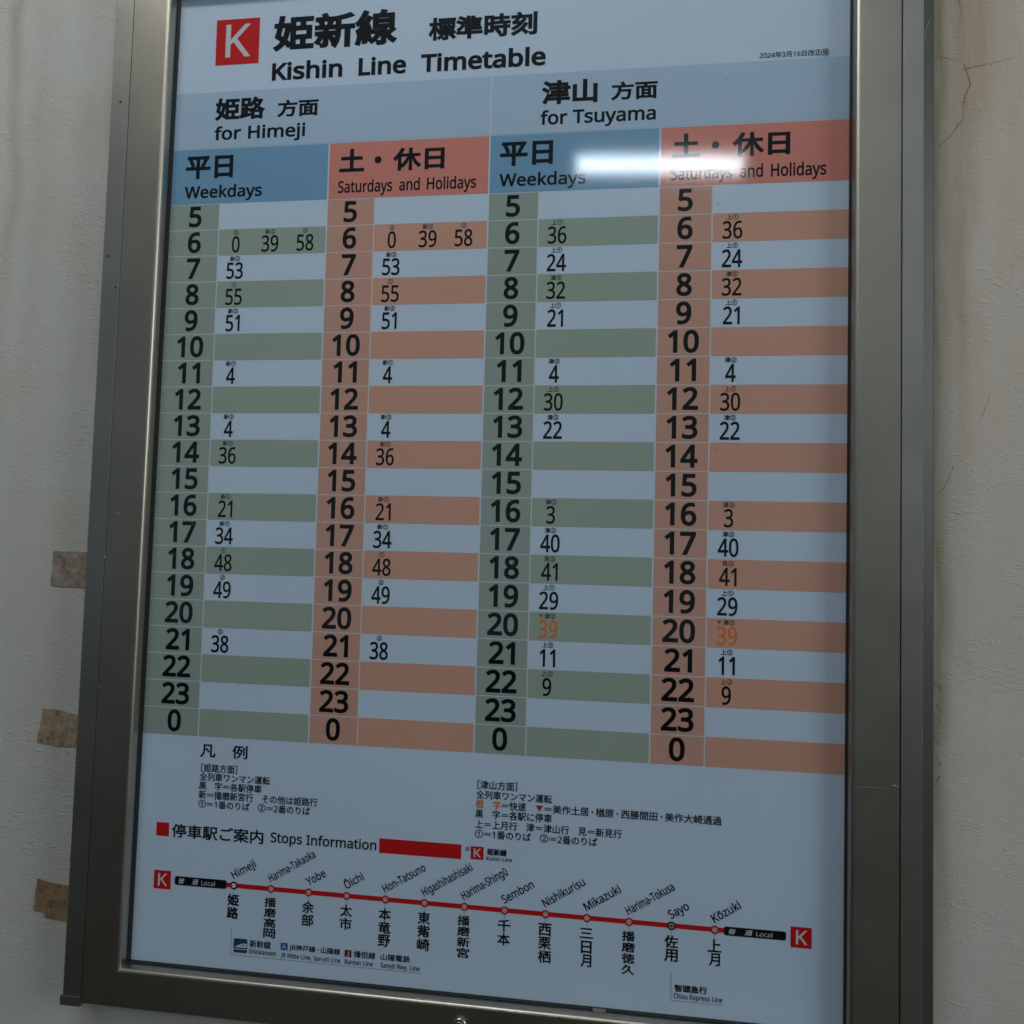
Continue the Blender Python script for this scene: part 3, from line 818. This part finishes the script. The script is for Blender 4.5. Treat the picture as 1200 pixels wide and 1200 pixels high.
# legend
LEG = [
    ('凡', -307.5, -289.4, -322.9, 14.4, 0.018, 'ink', 'C'), ('例', -269.9, -252.1, -322.4, 14.8, 0.018, 'ink', 'C'),
    ('［姫路方面］', -305.6, -263.3, -338.6, 8.6, 0.016, 'ink', 'E'),
    ('全列車ワンマン運転', -307.2, -224.9, -348.1, 8.3, 0.016, 'ink', 'E'),
    ('黒\u3000字＝各駅停車', -307.4, -234.3, -357.8, 8.3, 0.016, 'ink', 'E'),
    ('新＝播磨新宮行\u3000その他は姫路行', -307.3, -170.1, -367.8, 8.5, 0.016, 'ink', 'E'),
    ('①＝1番のりば\u3000②＝2番のりば', -307.1, -178.0, -377.6, 8.3, 0.016, 'ink', 'E'),
    ('停車駅ご案内', -337.3, -230.2, -412.4, 15.3, 0.018, 'ink', 'C'),
    ('Stops Information', -221.9, -102.9, -409.2, 10.6, 0.018, 'ink', 'L'),
    ('JR', -6.6, -1.6, -402.0, 4.0, 0.012, 'ink', 'L'), ('姫新線', 16.8, 37.9, -405.1, 7.2, 0.034, 'ink', 'C'),
    ('Kishin Line', 16.3, 43.4, -410.3, 4.0, 0.014, 'ink', 'L'),
    ('［津山方面］', 4.8, 47.0, -337.2, 8.6, 0.016, 'ink', 'E'),
    ('全列車ワンマン運転', 3.7, 83.9, -347.4, 8.3, 0.016, 'ink', 'E'),
    ('橙\u3000字', 3.4, 30.1, -357.3, 8.5, 0.02, 'orange', 'E'), ('＝快速', 31.2, 56.9, -357.3, 8.5, 0.016, 'ink', 'E'),
    ('＝美作土居・楢原・西勝間田・美作大崎通過', 76.1, 255.9, -357.6, 8.5, 0.016, 'ink', 'E'),
    ('黒\u3000字＝各駅に停車', 3.2, 84.1, -367.2, 8.4, 0.016, 'ink', 'E'),
    ('上＝上月行\u3000津＝津山行\u3000見＝新見行', 3.5, 156.1, -377.8, 8.4, 0.016, 'ink', 'E'),
    ('①＝1番のりば\u3000②＝2番のりば', 3.5, 131.5, -387.8, 8.3, 0.016, 'ink', 'E'),
]
for s, a, b, v, h, w_, c, md in LEG:
    text_box(s, a, b, v, h, w_, c, md, poster)
prism('lettering', [(67.0, -350.2), (70.9, -356.4), (74.8, -350.2)], -.36, -.30, DKRED, poster)
lay('red_square', -355.6, -411.6, -340.6, -396.8, 1, RED, poster)
lay('red_bar', -99.8, -411.4, -10.7, -396.2, 1, RED, poster)
def k_emblem(u0, v0, u1, v1):
    e = lay('line_emblem', u0, v0, u1, v1, 1, RED, poster)
    w_, h = u1 - u0, v1 - v0
    text_box('K', u0 + .25 * w_, u0 + .80 * w_, v0 + .17 * h, .68 * h, .012, 'white', 'L', e, 3, 'emblem_letter')
k_emblem(-0.6, -410.4, 13.2, -397.0)
k_emblem(-356.0, -469.0, -336.0, -449.0)
k_emblem(323.6, -471.5, 343.8, -451.3)

# route diagram
line = prism('route_line', [(-271, -461.2), (262, -463.4), (262, -458.6), (-271, -456.2)], -.21, -.15, RED, poster)
def badge(u0, u1, v0, v1):
    b = prism('service_badge', round_rect(u0, v0, u1, v1, 2.0), -.36, -.30, INK, poster)
    h = v1 - v0; L = u1 - u0
    text_box('普', u0 + .06 * L, u0 + .06 * L + 7, v0 + 1.6, h - 3.2, .012, 'white', 'C', b, 3, shear=.25)
    text_box('通', u0 + .33 * L, u0 + .33 * L + 7, v0 + 1.6, h - 3.2, .012, 'white', 'C', b, 3, shear=.25)
    text_box('Local', u0 + .52 * L, u0 + .78 * L, v0 + 1.9, h - 4.4, .0, 'white', 'L', b, 3)
badge(-331.2, -270.7, -463.2, -453.8)
badge(259.4, 319.4, -465.5, -456.9)
ST = [('Himeji', '姫路', 30.0, 30.9), ('Harima-Takaoka', '播磨高岡', 59.1, 31.8), ('Yobe', '余部', 23.2, 31.2), ('Ōichi', '太市', 23.1, 32.2),
      ('Hon-Tatsuno', '本竜野', 51.8, 31.4), ('Higashihashisaki', '東觜崎', 60.5, 31.4), ('Harima-Shingū', '播磨新宮', 55.1, 33.0),
      ('Sembon', '千本', 36.9, 31.7), ('Nishikurisu', '西栗栖', 49.1, 32.5), ('Mikazuki', '三日月', 41.8, 32.2),
      ('Harima-Tokusa', '播磨徳久', 54.7, 32.2), ('Sayo', '佐用', 21.7, 32.0), ('Kōzuki', '上月', 31.4, 32.5)]
for i, (rom, kan, L, ang) in enumerate(ST):
    u = -262.0 + i * 42.7
    v = -458.6 - i * 0.21
    black = i in (0, 11)
    mk = prism('station_marker', disc_poly(u, v, 4.3), -.36, -.30, INK if black else RED, poster)
    prism('marker_centre', disc_poly(u, v, 2.6), -.51, -.45, WHITEP if i == 0 else PINK, mk)
    if i == 11:
        prism('marker_dot', disc_poly(u, v, 1.5, 16), -.66, -.60, MAROON, mk)
    lay('leader_line', u - .2, v - 9.0, u + .2, v - 4.2, 1, GREYL, mk, th=.04)
    # upright station name
    n = len(kan)
    bottom = {2: 36.6, 3: 50.2, 4: 53.2}[n]
    topv = 9.2
    step = (bottom - topv) / n
    for j, ch in enumerate(kan):
        hh = step * .93
        v1 = v - topv - j * step
        x0, x1 = (u - 7.0, u + 6.6)
        if ch in '日月':
            x0, x1 = u - 5.5, u + 5.5
        if ch == '三':
            hh *= .8; v1 -= 1
        text_box(ch, x0, x1, v1 - hh, hh, .034 if i == 0 else .022, 'ink', 'C', poster, 2, 'station_name')
    # slanted romanised name
    V, F = compose(rom, .018)
    xs = [q[0] for q in V]
    kx = L / (max(xs) - min(xs)); ky = 8.3 / .714
    ca, sa = math.cos(math.radians(ang)), math.sin(math.radians(ang))
    P = []
    for a, b in V:
        a = (a - min(xs)) * kx; b = b * ky
        P.append((u - .4 + a * ca - b * sa, v + 6.8 + a * sa + b * ca))
    emit('station_name', P, F, 2, INK, poster)

# transfer boxes
def transfer(u0, u1, vt, vb):
    lay('transfer_rule', u0 - .25, vb, u0 + .25, vt, 1, GREYL, poster, th=.04)
    lay('transfer_rule', u0 + .25, vb - .25, u1, vb + .25, 1, GREYL, poster, th=.04)
transfer(-262.6, -48.7, -502.4, -532.4)
transfer(208.0, 259.5, -507.4, -534.3)
ic = prism('train_icon', round_rect(-259.7, -529.6, -244.0, -514.6, 1.8), -.21, -.15, NAVY, poster)
prism('icon_train', [(-258.4, -523.9), (-244.6, -523.9), (-244.6, -519.6), (-248.5, -519.3), (-252.5, -520.6), (-256.2, -522.4)], -.36, -.30, WHITEP, ic)
lay('icon_rail', -259.2, -526.1, -244.5, -525.4, 2, WHITEP, ic)
prism('icon_window', [(-252.0, -521.7), (-248.6, -520.7), (-247.4, -520.7), (-247.4, -521.7)], -.51, -.45, NAVY, ic)
ia = lay('line_icon', -206.0, -522.3, -198.1, -514.6, 1, CBLUE, poster)
text_box('A', -204.6, -199.5, -521.0, 5.0, .0, 'white', 'L', ia, 3)
ij = lay('line_icon', -134.2, -522.9, -126.6, -515.6, 1, MAROON, poster)
text_box('J', -131.8, -129.2, -521.0, 4.2, .0, 'white', 'L', ij, 3)
for s, a, b, v, h, w_, md in [
        ('新幹線', -241.4, -217.0, -522.8, 8.3, .018, 'C'), ('Shinkansen', -242.0, -210.9, -529.3, 5.0, .014, 'L'),
        ('JR神戸線・山陽線', -196.2, -139.1, -522.5, 7.4, .018, 'C'), ('JR Kōbe Line, San-yō Line', -205.5, -138.5, -530.0, 4.9, .014, 'L'),
        ('播但線', -124.1, -100.1, -522.6, 7.1, .018, 'C'), ('Bantan Line', -133.7, -102.7, -530.3, 4.9, .014, 'L'),
        ('山陽電鉄', -94.5, -62.1, -522.7, 7.0, .018, 'C'), ('Sanyō Rwy. Line', -94.2, -51.5, -530.3, 4.9, .014, 'L'),
        ('智頭急行', 211.3, 243.6, -525.4, 7.4, .03, 'C'), ('Chizu Express Line', 210.9, 258.7, -531.9, 5.0, .014, 'L')]:
    text_box(s, a, b, v, h, w_, 'ink', md, poster)
# specks of dirt on the sheet
V, F = [], []
for i in range(26):
    u, v, r = random.uniform(-360, 365), random.uniform(-300, 520), random.uniform(.25, .75)
    b = len(V)
    V += [W(a, c, -.75) for a, c in disc_poly(u, v, r, 7)]
    F.append(tuple(range(b, b + 7)))
tag(link('dirt_speck', V, F, INK, poster), kind='stuff')

# ------------------------------------------------------------------ old tape on the wall
TP = [
    ([(-519, -100.2), (-440, -100.6), (-440, -142.5), (-506, -142.4), (-519.8, -141.6), (-520.8, -139.5), (-520.2, -122)],
     'square brown tape remnant, topmost of three left of the case'),
    ([(-523.0, -285.8), (-500, -286.6), (-480, -291.2), (-440, -291.0), (-440, -330.2), (-470, -327.4), (-500, -328.9), (-528.6, -325.5), (-528.0, -318), (-524.6, -300)],
     'torn brown tape remnant, middle of three left of the case'),
    ([(-519.4, -482.6), (-497, -486.5), (-440, -489.0), (-440, -531.0), (-500, -526.6), (-508.8, -525.3), (-508.5, -520.4), (-522.6, -519.2), (-521.5, -500)],
     'darkest brown tape remnant with torn foot, lowest of three left of the case')]
for (poly, lab), TAPE in zip(TP, TAPES):
    fine = []
    for i, (a, b) in enumerate(poly):
        c, d = poly[(i + 1) % len(poly)]
        n = max(1, int(math.hypot(c - a, d - b) / 4))
        for j in range(n):
            t = j / n
            e = .35 if j else 0
            fine.append((a + (c - a) * t + random.uniform(-e, e), b + (d - b) * t + random.uniform(-e, e)))
    o = prism('tape_remnant', fine, DW - .9, DW - .1, TAPE)
    tag(o, lab, 'tape', 'old tape remnants on the wall')

# ------------------------------------------------------------------ the fluorescent lamp that shows in the glass
lamp = empty('fluorescent_lamp', (0.27, -5.33, 4.24))
tag(lamp, 'long white fluorescent ceiling lamp mirrored in the glass of the case', 'lamp')
def box(name, cx, cy, cz, sx, sy, sz, material, parent, rot=0.0):
    vs = []
    for x in (-.5, .5):
        for y in (-.5, .5):
            for z in (-.5, .5):
                vs.append((cx + x * sx, cy + y * sy, cz + z * sz))
    return link(name, vs, [(0, 1, 3, 2), (4, 6, 7, 5), (0, 4, 5, 1), (2, 3, 7, 6), (0, 2, 6, 4), (1, 5, 7, 3)], material, parent)
LIT = bpy.data.materials.new('lamp_diffuser'); LIT.use_nodes = True
LIT.node_tree.nodes['Principled BSDF'].inputs['Emission Color'].default_value = (0.86, 0.94, 1.0, 1)
LIT.node_tree.nodes['Principled BSDF'].inputs['Emission Strength'].default_value = 27.0
ENAMEL = mat('lamp_housing', (0.6, 0.6, 0.58), 0.4)
lamp.rotation_euler = (0, math.radians(2.4), 0)
box('housing', 0, 0, .085, 1.26, .17, .03, ENAMEL, lamp)
GLOW = bpy.data.materials.new('lamp_cover'); GLOW.use_nodes = True
GLOW.node_tree.nodes['Principled BSDF'].inputs['Emission Color'].default_value = (0.80, 0.90, 1.0, 1)
GLOW.node_tree.nodes['Principled BSDF'].inputs['Emission Strength'].default_value = 10.0
box('lit_cover', 0, -.01, .02, 1.22, .10, .11, GLOW, lamp)
seg = 16
V, F = [], []
for x in (-.565, .565):
    V += [(x, .075 + .030 * math.cos(2 * math.pi * i / seg), .030 * math.sin(2 * math.pi * i / seg) - .015) for i in range(seg)]
for i in range(seg):
    j = (i + 1) % seg
    F.append((i, j, seg + j, seg + i))
F.append(tuple(range(seg))); F.append(tuple(range(2 * seg - 1, seg - 1, -1)))
link('tube', V, F, LIT, lamp, True)
for sx in (-.615, .615):
    box('end_cap', sx, 0, .0, .02, .13, .14, ENAMEL, lamp)
